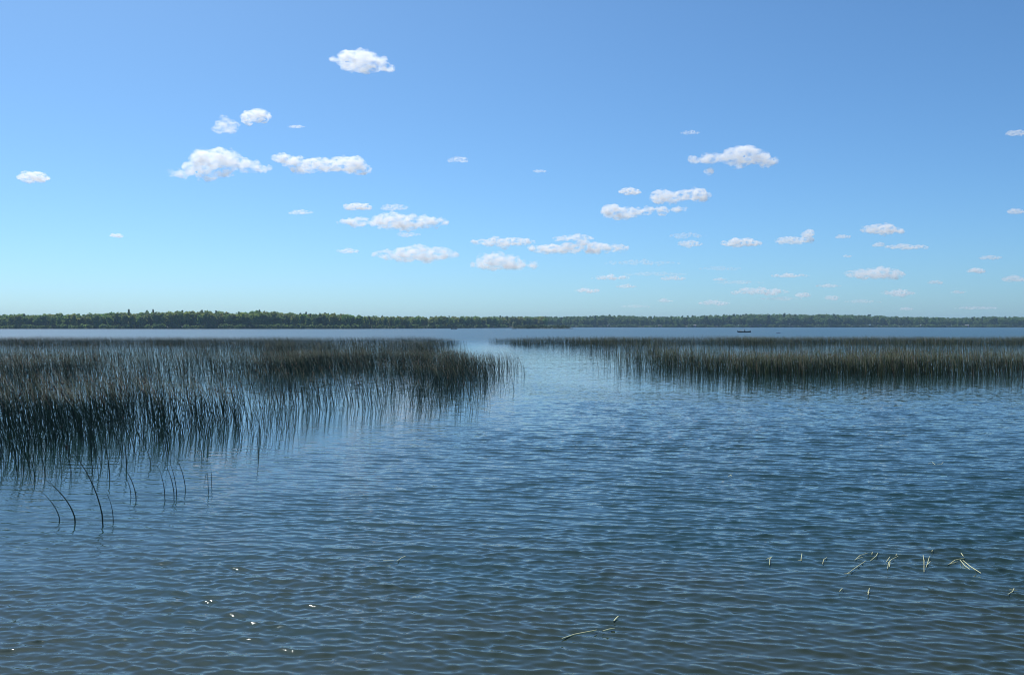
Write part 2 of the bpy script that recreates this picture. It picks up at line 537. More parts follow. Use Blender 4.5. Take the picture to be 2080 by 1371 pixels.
# everything behind them and the far right shore: one wood
def wood():
    Vs = []; Fs = []; Cs = []; off = 0
    def add(kind, x, y, zg, h, w, tint, keep=1.0):
        nonlocal off
        me, tm = protos[kind][int(tr.integers(len(protos[kind])))]
        n = len(me.vertices)
        co = np.empty(n * 3, np.float32); me.vertices.foreach_get("co", co); co = co.reshape(-1, 3)
        a = tr.uniform(0, 6.28); ca, sa = math.cos(a), math.sin(a)
        P = np.stack([(co[:, 0] * ca - co[:, 1] * sa) * w + x, (co[:, 0] * sa + co[:, 1] * ca) * w + y, co[:, 2] * h + zg], -1)
        sh = np.empty(n * 4, np.float32); me.attributes["shade"].data.foreach_get("color", sh)
        C = sh.reshape(-1, 4)[:, :3] * tint
        if keep < 1.0:                                  # far trees need fewer leaf clumps
            m = np.repeat(tr.random(n // 4) < keep, 4)
            P = P[m]; C = C[m]; n = len(P)
        Vs.append(P); Cs.append(C)
        Fs.append(np.arange(n).reshape(-1, 4) + off); off += n
    # behind the left front row
    for row, (dd, f0, f1) in enumerate(((18, 0.82, 1.02), (30, 0.90, 1.08), (44, 0.92, 1.10))):
        b = -0.60
        while b < 0.034:
            d = float(left_shore(b)) + dd + tr.uniform(-4, 4)
            h = (float(top_z(b, d)) - 1.2) * tr.uniform(f0, f1)
            k = 'pine' if tr.random() < 0.12 else 'broad'
            add(k, b * d, d, 1.0, h, h * tr.uniform(0.75, 1.1), np.array(GREENS[int(tr.integers(len(GREENS)))]))
            b += tr.uniform(3.4, 5.6) / d
    # shrubs along the left water's edge
    b = -0.60
    while b < -0.002:
        d = float(left_shore(b)) + 0.5 + 5 * math.sin(b * 160) + tr.uniform(0, 2.5)
        h = tr.uniform(2.0, 4.2)
        add('shrub', b * d, d, 0.2, h, h * 0.9, np.array([0.8, 0.9, 0.8]) * tr.uniform(0.7, 1.1))
        b += tr.uniform(1.6, 3.2) / d
    # far right shore
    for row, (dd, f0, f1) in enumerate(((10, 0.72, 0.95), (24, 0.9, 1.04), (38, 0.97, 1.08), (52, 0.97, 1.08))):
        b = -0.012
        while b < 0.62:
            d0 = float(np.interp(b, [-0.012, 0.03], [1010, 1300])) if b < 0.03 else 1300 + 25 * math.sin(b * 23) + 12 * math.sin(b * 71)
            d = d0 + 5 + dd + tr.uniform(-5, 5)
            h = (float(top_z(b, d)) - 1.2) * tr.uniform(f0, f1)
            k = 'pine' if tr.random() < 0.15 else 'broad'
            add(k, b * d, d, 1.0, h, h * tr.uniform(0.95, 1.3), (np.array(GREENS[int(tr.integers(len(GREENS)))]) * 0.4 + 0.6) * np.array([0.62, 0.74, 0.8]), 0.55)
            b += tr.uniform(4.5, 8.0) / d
    b = -0.012
    while b < 0.62:
        d0 = float(np.interp(b, [-0.012, 0.03], [1010, 1300])) if b < 0.03 else 1300 + 25 * math.sin(b * 23) + 12 * math.sin(b * 71)
        d = d0 + 5 * math.sin(b * 160) + 1 + tr.uniform(0, 3)
        h = tr.uniform(2.2, 4.5)
        add('shrub', b * d, d, 0.2, h, h * 1.0, np.array([0.75, 0.9, 0.85]) * tr.uniform(0.7, 1.1))
        b += tr.uniform(2.2, 4.5) / d
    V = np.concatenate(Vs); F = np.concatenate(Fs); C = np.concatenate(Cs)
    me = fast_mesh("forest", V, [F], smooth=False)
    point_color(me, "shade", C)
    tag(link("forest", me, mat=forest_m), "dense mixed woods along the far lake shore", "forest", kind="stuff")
wood()

# shrubs on the low point
shrub_m = attr_mat("shrub_leaves", "shade", 0.75, 0.2, 0.4, [(0.45, 0.5, 0.5), (0.55, 0.6, 0.55)])
for i in range(26):
    t = (i + tr.uniform(0.1, 0.9)) / 26
    b_ = 0.003 + 0.055 * t
    d = 758 + tr.uniform(0, 14)
    h = tr.uniform(1.8, 3.2)
    tree('shrub', b_, d, h, h * 0.95, "low green shrub on the spit before the far shore", "shrubs on the low spit", "shore_shrub", 0.35, "shrub", shrub_m)
pale = attr_mat("pale_leaves", "shade", 0.75, 0.2, 0.3, [(1.5, 1.25, 1.9), (1.5, 1.25, 1.9)])
t_ = tree('broad', 0.0022, 757, 5.6, 5.2, "pale yellowish small tree at the left tip of the low spit", None, "willow_tree", 0.3, "tree", pale)

# ------------------------------------------------------------------ bulrushes
reed_m = attr_mat("bulrush_stems", "tint", 0.45, 0.2, 0.0)
head_m = plain_mat("seed_head", (0.085, 0.052, 0.032), 0.85, 0.35, 40)

def bed_points(poly, dens_fn, n_try, box):
    x = rng.uniform(box[0], box[1], n_try); y = rng.uniform(box[2], box[3], n_try)
    # stay within a generous wedge around the view
    ok = (np.abs(x) < 0.64 * y + 5)
    x = x[ok]; y = y[ok]
    sd = poly_sd(x, y, poly)
    sd = sd + 1.8 * fbm2(x, y, 3.2, 31, 2) * smooth(14, 30, y)      # ragged margins
    ok = sd > 0
    x = x[ok]; y = y[ok]; sd = sd[ok]
    p = dens_fn(x, y, sd)
    ok = rng.random(len(x)) < p
    return x[ok], y[ok], sd[ok]

def left_density(x, y, sd):
    patch = smooth(-0.30, 0.30, fbm2(x * 0.8, y * 0.5, 6.0, 2, 4))
    edge = 0.09 + 0.91 * smooth(0.0, 4.6, sd)
    far = smooth(104, 134, y + 9 * fbm2(x, y, 9, 51, 2)) * (0.55 + 0.6 * fbm2(x, y * 0.5, 5, 52, 2))
    patch = patch + (1 - patch) * 0.45 * smooth(36, 24, y)
    clump = 0.35 + 1.0 * smooth(-0.35, 0.4, fbm2(x, y * 0.8, 1.3, 77, 2))
    open_ = smooth(-0.22, -0.32, x / y)                 # thinner, wetter stand towards the far left
    thin = np.interp(y, [18, 26, 44, 80, 118], [0.80, 0.90, 0.56, 0.19, 0.12]) * (1 - open_) + np.interp(y, [18, 26, 44, 80, 118], [0.88, 0.70, 0.19, 0.055, 0.045]) * open_
    d = edge * (0.08 + 0.92 * patch) * thin * clump
    return np.clip(np.maximum(d, far * 0.22), 0, 1)

def right_density(x, y, sd):
    patch = smooth(-0.25, 0.25, fbm2(x * 0.8, y * 0.6, 5.0, 5, 4))
    edge = 0.04 + 0.96 * smooth(0.5, 6.5, sd)
    belt = smooth(64, 52, y) * smooth(2.0, 9.0, sd)
    d = edge * (0.10 + 0.55 * patch)
    d = np.maximum(d, belt * np.clip(0.36 + 0.85 * smooth(8, 16, x), 0, 1.2) * (0.62 + 0.55 * patch))
    d = d * (1 - 0.78 * smooth(58, 72, y))
    far = smooth(104, 136, y + 9 * fbm2(x, y, 9, 51, 2)) * np.clip(0.75 + 0.6 * fbm2(x, y * 0.5, 5, 52, 2), 0, 1)
    return np.clip(np.maximum(d, far * 0.5), 0, 1)

def stem_tint(n, olive):
    a = np.array([0.012, 0.038, 0.021]); b = np.array([0.036, 0.066, 0.024]) * np.array([1 + 0.5 * olive, 1 + 0.2 * olive, 1 - 0.2 * olive]); c = np.array([0.080, 0.048, 0.030])
    t = rng.random(n)[:, None]; k = rng.random(n)[:, None]
    col = a + (b - a) * np.clip(t * (0.9 + olive), 0, 1.4)
    col = np.where(k < 0.06 + 0.10 * olive, c * rng.uniform(0.7, 1.2, (n, 1)), col)
    return col * rng.uniform(0.42, 0.9, (n, 1))

def mass(name, x, y, sd, label, olive, lean_mean, broken):
    n = len(x)
    h = rng.normal(1.22, 0.13, n) * (0.72 + 0.28 * smooth(0, 5, sd)) * (1 + 0.20 * fbm2(x, y, 4, 9, 3))
    h = np.clip(h, 0.45, 1.5)
    rad = rng.uniform(0.0045, 0.0072, n)
    lean = rng.normal(lean_mean, 0.11, n); lean_y = rng.normal(0.0, 0.12, n)
    bend = rng.uniform(0.6, 1.6, n)
    # centre line: base, middle, tip
    P0 = np.stack([x, y, np.full(n, -0.12)], -1)
    P1 = np.stack([x + lean * h * 0.42, y + lean_y * h * 0.42, 0.52 * h], -1)
    P2 = np.stack([x + lean * h * (0.85 + 0.55 * bend * 0.5), y + lean_y * h, h * (1 - 0.06 * bend)], -1)
    br = rng.random(n) < broken
    a = rng.uniform(0, 2 * math.pi, n)
    ln = rng.uniform(0.3, 0.6, n) * h
    P1b = np.stack([x + lean * h * 0.5, y + lean_y * h * 0.5, rng.uniform(0.6, 0.9, n) * h], -1)
    P2b = P1b + np.stack([np.cos(a) * ln, np.sin(a) * ln * 0.6, rng.uniform(-0.45, 0.12, n) * ln], -1)
    P1 = np.where(br[:, None], P1b, P1); P2 = np.where(br[:, None], P2b, P2)
    V = np.zeros((n, 7, 3), np.float32)
    ph = rng.uniform(0, 2.1, n)
    for i in range(3):
        ang = ph + i * 2.0944
        o = np.stack([np.cos(ang), np.sin(ang), np.zeros(n)], -1)
        V[:, i] = P0 + o * rad[:, None]
        V[:, 3 + i] = P1 + o * (rad * 0.85)[:, None]
    V[:, 6] = P2
    base = (np.arange(n) * 7)[:, None]
    q = []; t = []
    for i in range(3):
        j = (i + 1) % 3
        q.append(base + np.array([[i, j, 3 + j, 3 + i]]))
        t.append(base + np.array([[3 + i, 3 + j, 6]]))
    Q = np.concatenate(q); T = np.concatenate(t)
    col = stem_tint(n, olive)
    C = np.repeat(col[:, None, :], 7, 1)
    C[:, 6] = C[:, 6] * 0.8 + np.array([0.08, 0.065, 0.035]) * (0.12 + 0.35 * olive) + np.array([0.02, 0.035, 0.0]) * olive
    V = V.reshape(-1, 3); C = C.reshape(-1, 3)
    # brown seed clusters near the tips of many stems
    hs = np.where((rng.random(n) < 0.22) & (y < 60))[0]
    m = len(hs)
    hc = P1[hs] + (P2[hs] - P1[hs]) * rng.uniform(0.78, 0.95, (m, 1))
    hr = rng.uniform(0.009, 0.016, m)[:, None]
    hl = rng.uniform(0.025, 0.055, m)[:, None]
    HV = np.zeros((m, 6, 3))
    for i, o in enumerate([(1, 0, 0), (0, 1, 0), (-1, 0, 0), (0, -1, 0)]):
        HV[:, i] = hc + np.array(o) * hr
    HV[:, 4] = hc + np.array([0, 0, 1.0]) * hl; HV[:, 5] = hc - np.array([0.0, 0, 1.0]) * hl
    hb = (np.arange(m) * 6)[:, None] + len(V)
    HT = []
    for i in range(4):
        j = (i + 1) % 4
        HT.append(hb + np.array([[i, j, 4]])); HT.append(hb + np.array([[j, i, 5]]))
    HC = np.repeat((np.array([0.085, 0.055, 0.034]) * rng.uniform(0.6, 1.3, (m, 1)))[:, None, :], 6, 1).reshape(-1, 3)
    me = fast_mesh(name, np.concatenate([V, HV.reshape(-1, 3)]), [Q, np.concatenate([T] + HT)])
    point_color(me, "tint", np.concatenate([C, HC]))
    tag(link(name, me, mat=reed_m), label, "reeds", kind="stuff")

def curve_tube(pts, radii, sides=5):
    pts = [Vector(p) for p in pts]
    V = []; F = []
    for i, p in enumerate(pts):
        d = (pts[min(i + 1, len(pts) - 1)] - pts[max(i - 1, 0)]).normalized()
        t = d.cross(Vector((0.13, 0.98, 0.1))).normalized(); b = d.cross(t)
        for s in range(sides):
            a = 2 * math.pi * s / sides
            V.append(p + (t * math.cos(a) + b * math.sin(a)) * radii[i])
    for i in range(len(pts) - 1):
        for s in range(sides):
            s2 = (s + 1) % sides
            F.append((i * sides + s, i * sides + s2, (i + 1) * sides + s2, (i + 1) * sides + s))
    return V, F

def stem_curve(h, lean, bend, n=8):
    """stem standing at the origin, leaning and arching towards -X"""
    out = []
    for i in range(n):
        t = i / (n - 1)
        xx = -(lean * t + bend * t * t) * h
        out.append((xx, 0.0, -0.12 if i == 0 else h * t * (1 - 0.12 * (bend + lean) * t)))
    return out

def stem_mesh(name, pts, r0, col):
    rad = [r0 * (1 - 0.75 * (i / (len(pts) - 1)) ** 1.3) for i in range(len(pts))]
    V, F = curve_tube(pts, rad)
    me = fast_mesh(name, np.array([tuple(v) for v in V]), [np.array(F)])
    point_color(me, "tint", np.tile(np.array(col), (len(V), 1)))
    return me

def seed_head_mesh(r):
    bm = bmesh.new()
    for i in range(5):
        c = Vector((r.uniform(-0.018, 0.012), r.uniform(-0.012, 0.012), -0.012 * i + r.uniform(-0.008, 0.008)))
        bmesh.ops.create_icosphere(bm, subdivisions=1, radius=1.0,
                                   matrix=Matrix.Translation(c) @ Matrix.Diagonal((0.011, 0.011, 0.019, 1)))
    me = bpy.data.meshes.new("seed_head"); bm.to_mesh(me); bm.free()
    return me

lx, ly, lsd = bed_points(LEFT_BED, left_density, 1150000, (-100, 3, 12, 143))
rx, ry, rsd = bed_points(RIGHT_BED, right_density, 380000, (-5, 100, 40, 147))
# the nearest ones in view stand alone
vis = (np.abs(lx) < 0.52 * ly)
order = np.argsort(np.where(vis, np.hypot(lx, ly), 1e9))
solo = order[:270]
rest = np.ones(len(lx), bool); rest[solo] = False
mass("bulrush_bed_left", lx[rest], ly[rest], lsd[rest], "dark green and brown bulrush bed filling the left of the lake", 0.1, -0.22, 0.06)
mass("bulrush_bed_right", rx, ry, rsd, "olive and brown bulrush bed right of the open channel", 0.65, -0.12, 0.36)

variants = []
for i in range(14):
    pts = stem_curve(1.0, random.uniform(0.02, 0.22), random.uniform(0.05, 0.38))
    c = stem_tint(1, 0.1)[0]
    variants.append((stem_mesh("bulrush_stem", pts, random.uniform(0.0050, 0.0072), c), pts[-1]))
heads = [seed_head_mesh(random) for _ in range(3)]
for k, i in enumerate(solo):
    me, tip = variants[k % len(variants)]
    h = float(np.clip(rng.normal(1.12, 0.14), 0.7, 1.4)) * (0.78 + 0.22 * float(smooth(0, 4, lsd[i])))
    o = link("bulrush", me, None, reed_m, (float(lx[i]), float(ly[i]), 0.0), float(rng.normal(0, 0.45)))
    o.scale = (h, 1, h)
    if k % 3 == 0:
        hd = link("seed_head", heads[k % 3], o, head_m, (tip[0], 0, tip[2]))
        hd.scale = (0.75 / h, 0.75, 0.8 / h)
    tag(o, "single leaning bulrush stem among the near stems of the left reed bed", "bulrush", "near stems of the left reed bed")

def ground(px, py):
    """where a line of sight through the given image point meets the water"""
    v = Vector(((px - 1040) / FPX, 1.0, -(py - 685.5) / FPX))
    v.rotate(Matrix.Rotation(-PITCH, 3, 'X'))
    s = CAM_H / -v.z
    return Vector((v.x * s, v.y * s, 0))

# the few stems that stand clear of the bed, from their feet and the reach of their tips (metres)
single = [
    (122, 1059, 71, 990, 0.007, "thin arched bulrush, leftmost of the four stems nearest the viewer"),
    (154, 1061, 86, 971, 0.010, "thick arched bulrush, second from left of the four nearest stems"),
    (210, 1064, 136, 905, 0.010, "tallest arched bulrush of the four stems nearest the viewer"),
    (230, 1059, 215, 1001, 0.006, "short thin bulrush right beside the tallest of the four nearest stems"),
    (277, 1014, 240, 936, 0.008, "arched bulrush right of the four nearest stems, longer of a close pair"),
    (266, 1009, 250, 962, 0.006, "shorter bulrush of the close pair right of the four nearest stems"),
    (335, 1012, 319, 946, 0.007, "leftmost slim bulrush of the open group of four below the bed"),
    (354, 1010, 328, 930, 0.007, "second slim bulrush of the open group of four below the bed"),
    (359, 1006, 337, 924, 0.007, "third slim bulrush of the open group of four below the bed"),
    (377, 996, 347, 913, 0.007, "rightmost leaning bulrush of the open group of four below the bed"),
    (430, 990, 426, 945, 0.006, "slim upright bulrush just right of the broken one"),
    (223, 972, 206, 890, 0.009, "dark bulrush at the ragged front of the bed above the tall nearest stem"),
    (257, 950, 247, 880, 0.012, "thick dark bulrush tuft stem standing before the left bed"),
    (525, 928, 517, 868, 0.009, "dark bulrush standing apart at the right end of the ragged front"),
]
for bx, by, tx, ty, r0, lab in single:
    g = ground(bx, by)
    h = (by - ty) / FPX * g.y
    sx = (tx - bx) / FPX * g.y
    pts = []
    for i in range(10):
        t = i / 9
        pts.append((sx * (0.25 * t + 0.75 * t ** 1.8), 0.03 * math.sin(t * 2), -0.12 if i == 0 else h * (1.12 * t - 0.12 * t * t)))
    me = stem_mesh("bulrush_stem", pts, r0, (0.030, 0.045, 0.028))
    o = link("bulrush", me, None, reed_m, g)
    if h > 0.7:
        link("seed_head", heads[0], o, head_m, pts[-1])
    tag(o, lab, "bulrush", "bulrushes standing clear of the bed")
g = ground(423, 999)
k = g.y / FPX
me = stem_mesh("bulrush_stem", [(0, 0, -0.12), (0, 0, 0.02), (-0.5 * k, 0, 20 * k), (-1 * k, 0, 38 * k), (-4 * k, 0, 39 * k), (-8 * k, 0.03, 22 * k), (-13 * k, 0.06, 5 * k)], 0.007, (0.04, 0.055, 0.03))
tag(link("bulrush", me, None, reed_m, g), "broken bulrush folded over into a sharp angle above the water", "bulrush", "bulrushes standing clear of the bed")

# ------------------------------------------------------------------ cut stems afloat
float_m = plain_mat("pale_stalk", (0.60, 0.60, 0.33), 0.5, 0.25, 12)
def afloat(cx, cy, stalks, label, r0=0.0034):
    c = ground(cx, cy)
    root = link("floating_reed", None, loc=c)
    for pts in stalks:
        P = []
        for (x, y) in pts:
            q = ground(x, y)
            P.append((q.x - c.x, q.y - c.y, 0.014 + 0.006 * math.sin(q.x * 9 + q.y * 7)))
        fine = []
        for a, b2 in zip(P[:-1], P[1:]):
            for s in range(3):
                t = s / 3
                fine.append(tuple(a[i] + (b2[i] - a[i]) * t for i in range(3)))
        fine.append(P[-1])
        V, F = curve_tube(fine, [r0 * (0.6 + 0.6 * math.sin(math.pi * (i + 0.8) / (len(fine) + 0.6))) for i in range(len(fine))], 6)
        link("stalk", fast_mesh("stalk", np.array([tuple(v) for v in V]), [np.array(F)]), root, float_m)
    tag(root, label, "reed", "cut reeds afloat")

afloat(1563, 1140, [[(1563, 1149), (1564, 1138), (1568, 1134)], [(1556, 1139), (1566, 1135)]], "small pale sprig afloat, leftmost in the row of floating reeds")
afloat(1673, 1140, [[(1671, 1147), (1673, 1139), (1680, 1135)]], "tiny curved pale sprig, second from left in the row of floating reeds")
afloat(1628, 1135, [[(1627, 1139), (1629, 1127)], [(1621, 1139), (1629, 1140)]], "faint tiny pale sprig between two small floating sprigs")
afloat(1747, 1145, [[(1736, 1140), (1747, 1130), (1763, 1126)], [(1720, 1169), (1742, 1153), (1758, 1141)], [(1738, 1138), (1752, 1133)], [(1768, 1140), (1780, 1132), (1783, 1126)], [(1771, 1129), (1772, 1124)], [(1714, 1169), (1727, 1167)]], "loose tangle of pale reed stalks, widest left clump in the floating row")
afloat(1808, 1142, [[(1803, 1158), (1805, 1144), (1811, 1139), (1824, 1132)], [(1800, 1143), (1808, 1134)], [(1807, 1153), (1808, 1143)], [(1820, 1131), (1821, 1126)]], "forked pale reed sprig in the middle of the floating row")
afloat(1882, 1145, [[(1877, 1163), (1877, 1140), (1875, 1129)], [(1881, 1155), (1885, 1143), (1888, 1132)], [(1884, 1150), (1890, 1142)], [(1893, 1123), (1894, 1118)]], "upright bundle of pale stalks afloat right of the forked sprig")
afloat(1955, 1145, [[(1928, 1147), (1940, 1140), (1960, 1136)], [(1950, 1140), (1960, 1150), (1970, 1158)], [(1956, 1141), (1970, 1151), (1993, 1167)], [(1952, 1124), (1957, 1132)], [(1925, 1148), (1945, 1143)]], "largest fan of long pale stalks at the right of the floating row", 0.0038)
afloat(1765, 1205, [[(1763, 1212), (1766, 1196)], [(1762, 1204), (1766, 1206)]], "short upright pale stalk afloat nearer than the floating row")
afloat(1708, 1201, [[(1705, 1205), (1711, 1198)]], "tiny slanted pale stalk left of the short upright floating stalk")
afloat(2055, 1203, [[(2047, 1211), (2057, 1203), (2060, 1196)], [(2050, 1199), (2066, 1200)]], "bent pale sprig afloat near the right edge of view")
afloat(1900, 943, [[(1885, 943), (1893, 940), (1900, 945)], [(1903, 944), (1912, 944), (1916, 940)]], "small pale curl afloat far out on the right water")
afloat(1485, 967, [[(1478, 970), (1485, 966)], [(1483, 966), (1487, 969)]], "faint pale speck of reed afloat left of the far pale curl")
afloat(1195, 1290, [[(1141, 1299), (1166, 1291), (1190, 1288), (1212, 1284)], [(1224, 1286), (1238, 1281), (1249, 1278)], [(1247, 1263), (1256, 1255)]], "long bright yellow green reed stalk afloat close to viewer", 0.006)
afloat(812, 1138, [[(806, 1143), (815, 1136), (824, 1131)], [(778, 1141), (800, 1142)]], "thin pale stalk afloat on the left half of the near water")

# ------------------------------------------------------------------ boats
dark_paint = plain_mat("dark_hull", (0.018, 0.026, 0.026), 0.5, 0.3, 5)
wood_m = plain_mat("seat_wood", (0.14, 0.10, 0.06), 0.7, 0.3, 8)
cloth_dark = plain_mat("dark_cloth", (0.02, 0.03, 0.03), 0.9, 0.2, 8)
cloth_pale = plain_mat("pale_cloth", (0.55, 0.50, 0.42), 0.9, 0.1, 8)
skin_m = plain_mat("skin", (0.45, 0.27, 0.19), 0.6, 0.1, 8)
motor_m = plain_mat("motor_paint", (0.03, 0.03, 0.035), 0.4, 0.2, 8)

def hull_mesh(L, B, D):
    ns = 15; prof = [(-1.0, 1.0), (-0.98, 0.6), (-0.8, 0.15), (-0.35, -0.05), (0, -0.1), (0.35, -0.05), (0.8, 0.15), (0.98, 0.6), (1.0, 1.0)]
    V = []
    def ring(inner):
        for i in range(ns):
            t = -1 + 2 * i / (ns - 1)
            w = B / 2 * (1 - abs(t) ** 3.0) ** 0.7 if t > 0 else B / 2 * (1 - 0.25 * abs(t) ** 2)
            w = max(w, 0.015) * (0.93 if inner else 1)
            sh = D * (1 + 0.28 * t * t)
            for u, z in prof:
                V.append((t * L / 2 * (0.985 if inner else 1), u * w, z * sh * (1.0 if z == 1.0 else (0.95 if not inner else 1.0)) + (0.04 if inner and z < 1 else 0) - 0.05 + (0.15 * D * max(0, t) ** 3)))
    ring(False); ring(True)
    k = len(prof); F = []
    for s in range(2):
        o = s * ns * k
        for i in range(ns - 1):
            for j in range(k - 1):
                q = (o + i * k + j, o + (i + 1) * k + j, o + (i + 1) * k + j + 1, o + i * k + j + 1)
                F.append(q if s == 0 else q[::-1])
    o = ns * k
    for i in range(ns - 1):
        for j in (0, k - 1):
            F.append((i * k + j, (i + 1) * k + j, o + (i + 1) * k + j, o + i * k + j))
    me = bpy.data.meshes.new("hull")
    bm = bmesh.new()
    bv = [bm.verts.new(v) for v in V]
    for f in F: bm.faces.new([bv[i] for i in f])
    bm.faces.new([bv[j] for j in range(k)])                       # transom
    bm.faces.new([bv[(ns - 1) * k + j] for j in range(k)][::-1])  # stem post
    bmesh.ops.recalc_face_normals(bm, faces=bm.faces)
    bm.to_mesh(me); bm.free()
    return me

def box_mesh(name, sx, sy, sz, bev=0.01):
    bm = bmesh.new(); bmesh.ops.create_cube(bm, size=1.0)
    for v in bm.verts: v.co = Vector((v.co.x * sx, v.co.y * sy, v.co.z * sz))
    bmesh.ops.bevel(bm, geom=bm.edges[:], offset=bev, segments=1, affect='EDGES')
    me = bpy.data.meshes.new(name); bm.to_mesh(me); bm.free()
    return me

def boat(name, loc, rz, L, B, D, label, motor=True):
    root = link(name, None, loc=loc, rz=rz)
    link("hull", hull_mesh(L, B, D), root, dark_paint)
    for x in (-0.28 * L, 0.02 * L, 0.26 * L):
        link("seat", box_mesh("seat", 0.26, B * 0.86, 0.035), root, wood_m, (x, 0, D * 0.62))
    if motor:
        mt = link("outboard_motor", box_mesh("outboard_motor", 0.26, 0.22, 0.34, 0.06), root, motor_m, (-L / 2 - 0.08, 0, D * 1.05))
        link("shaft", box_mesh("shaft", 0.08, 0.06, 0.6, 0.015), mt, motor_m, (0, 0, -0.4))
    tag(root, label, "boat")
    return root

def seated_person(loc, rz, body_m, label):
    """one skinned figure sitting, knees forward (+X)"""
    J = {"pelvis": (0, 0, 0.10, .13), "belly": (0, 0, 0.28, .13), "chest": (0.03, 0, 0.47, .15), "neck": (0.05, 0, 0.62, .055), "head": (0.07, 0, 0.74, .095), "crown": (0.07, 0, 0.84, .07)}
    E = [("pelvis", "belly"), ("belly", "chest"), ("chest", "neck"), ("neck", "head"), ("head", "crown")]
    for s, sg in (("l", 1), ("r", -1)):
        J.update({"sh" + s: (0.03, .19 * sg, .53, .065), "el" + s: (0.10, .25 * sg, .28, .048), "wr" + s: (0.33, .16 * sg, .24, .034), "ha" + s: (0.41, .13 * sg, .24, .036),
                  "hip" + s: (0.05, .10 * sg, .08, .095), "kn" + s: (0.45, .13 * sg, .14, .068), "an" + s: (0.52, .13 * sg, -0.22, .042), "to" + s: (0.66, .14 * sg, -0.25, .036)})
        E += [("chest", "sh" + s), ("sh" + s, "el" + s), ("el" + s, "wr" + s), ("wr" + s, "ha" + s), ("pelvis", "hip" + s), ("hip" + s, "kn" + s), ("kn" + s, "an" + s), ("an" + s, "to" + s)]
    keys = list(J)
    me = bpy.data.meshes.new("person")
    me.from_pydata([J[k][:3] for k in keys], [(keys.index(a), keys.index(b)) for a, b in E], [])
    o = link("person", me, None, body_m, loc, rz)
    sk = o.modifiers.new("skin", 'SKIN')
    if not me.skin_vertices:
        me.skin_vertices.new()
    for i, k in enumerate(keys):
        me.skin_vertices[0].data[i].radius = (J[k][3], J[k][3])
        me.skin_vertices[0].data[i].use_root = (i == 0)
    ss = o.modifiers.new("sub", 'SUBSURF'); ss.levels = 1; ss.render_levels = 1
    hb = bmesh.new(); bmesh.ops.create_icosphere(hb, subdivisions=2, radius=0.115, matrix=Matrix.Diagonal((1, 0.9, 0.6, 1)))
    hm = bpy.data.meshes.new("cap"); hb.to_mesh(hm); hb.free()
    link("cap", hm, o, cloth_dark, (0.07, 0, 0.85))
    tag(o, label, "person")
    return o

bp = ground(1512, 675.2)
boat("fishing_boat", (bp.x, bp.y, -0.02), R(4), 5.0, 1.35, 0.46, "low dark open boat drifting beyond the right reed bed")
seated_person((bp.x + 0.05, bp.y, 0.25), R(10), cloth_dark, "person in dark clothes sitting amidships in the low dark boat")
seated_person((bp.x - 1.4, bp.y - 0.1, 0.25), R(0), cloth_pale, "person in pale clothes sitting at the left end of the dark boat")
b2 = ground(922, 669.3)
boat("rowing_boat", (b2.x, b2.y, -0.02), R(170), 4.2, 1.4, 0.45, "tiny dark boat close to the wooded shore left of centre", False)
# a small float right of the boat
fp = ground(1581, 677.0)
fl = link("marker_float", None, loc=(fp.x, fp.y, 0.0), rz=R(12))
float_paint = plain_mat("float_paint", (0.42, 0.36, 0.42), 0.5, 0.2, 6)
link("body", hull_mesh(1.5, 0.5, 0.17), fl, float_paint)
link("deck", box_mesh("deck", 0.9, 0.34, 0.05), fl, float_paint, (-0.1, 0, 0.15))
tag(fl, "tiny mauve grey float on the open water right of the dark boat", "float")

# ------------------------------------------------------------------ pale huts along the far right shore
hut_wall = plain_mat("hut_wall", (0.46, 0.43, 0.42), 0.8, 0.1, 2)
hut_roof = plain_mat("hut_roof", (0.20, 0.19, 0.19), 0.8, 0.2, 2)
hut_dark = plain_mat("hut_opening", (0.03, 0.035, 0.04), 0.3, 0.1, 2)
def hut(px, w, h, label):
    b = (px - 1040) / FPX
    d = 1300 + 25 * math.sin(b * 23) + 12 * math.sin(b * 71) + 5 * math.sin(b * 160) + 3
    root = link("lakeside_hut", None, loc=(b * d, d, 0.2), rz=-math.atan(b))
    link("wall", box_mesh("wall", w, 3.4, h, 0.03), root, hut_wall, (0, 0, h / 2))
    bm = bmesh.new()
    P = [(-w / 2 - .3, -2, h + 0.003), (w / 2 + .3, -2, h + 0.003), (w / 2 + .3, 2, h + 0.003), (-w / 2 - .3, 2, h + 0.003), (-w / 2 - .3, 0, h + 1.1), (w / 2 + .3, 0, h + 1.1)]
    v = [bm.verts.new(p) for p in P]
    for f in ((3, 2, 1, 0), (0, 1, 5, 4), (2, 3, 4, 5), (0, 4, 3), (1, 2, 5)): bm.faces.new([v[i] for i in f])
    me = bpy.data.meshes.new("roof"); bm.to_mesh(me); bm.free()
    link("roof", me, root, hut_roof)
    link("door", box_mesh("door", 0.95, 0.06, min(2.0, h - 0.2), 0.01), root, hut_dark, (-w * 0.25, -1.72, min(2.0, h - 0.2) / 2))
    link("window", box_mesh("window", 1.1, 0.06, 0.8, 0.01), root, hut_dark, (w * 0.2, -1.72, h * 0.6))
    tag(root, label, "hut", "huts on the far shore")
hut(1340, 3.5, 1.9, "tiny pale hut on the far shore, leftmost of the pale huts")
hut(1409, 6.0, 2.3, "pale pinkish hut on the far shore left of the dark boat")
hut(1543, 4.6, 2.5, "pale hut on the far shore just right of the dark boat")
hut(1873, 4.2, 2.4, "pale hut at the water's edge below the right woods")
hut(1964, 4.6, 2.2, "pale hut, rightmost on the far shore")

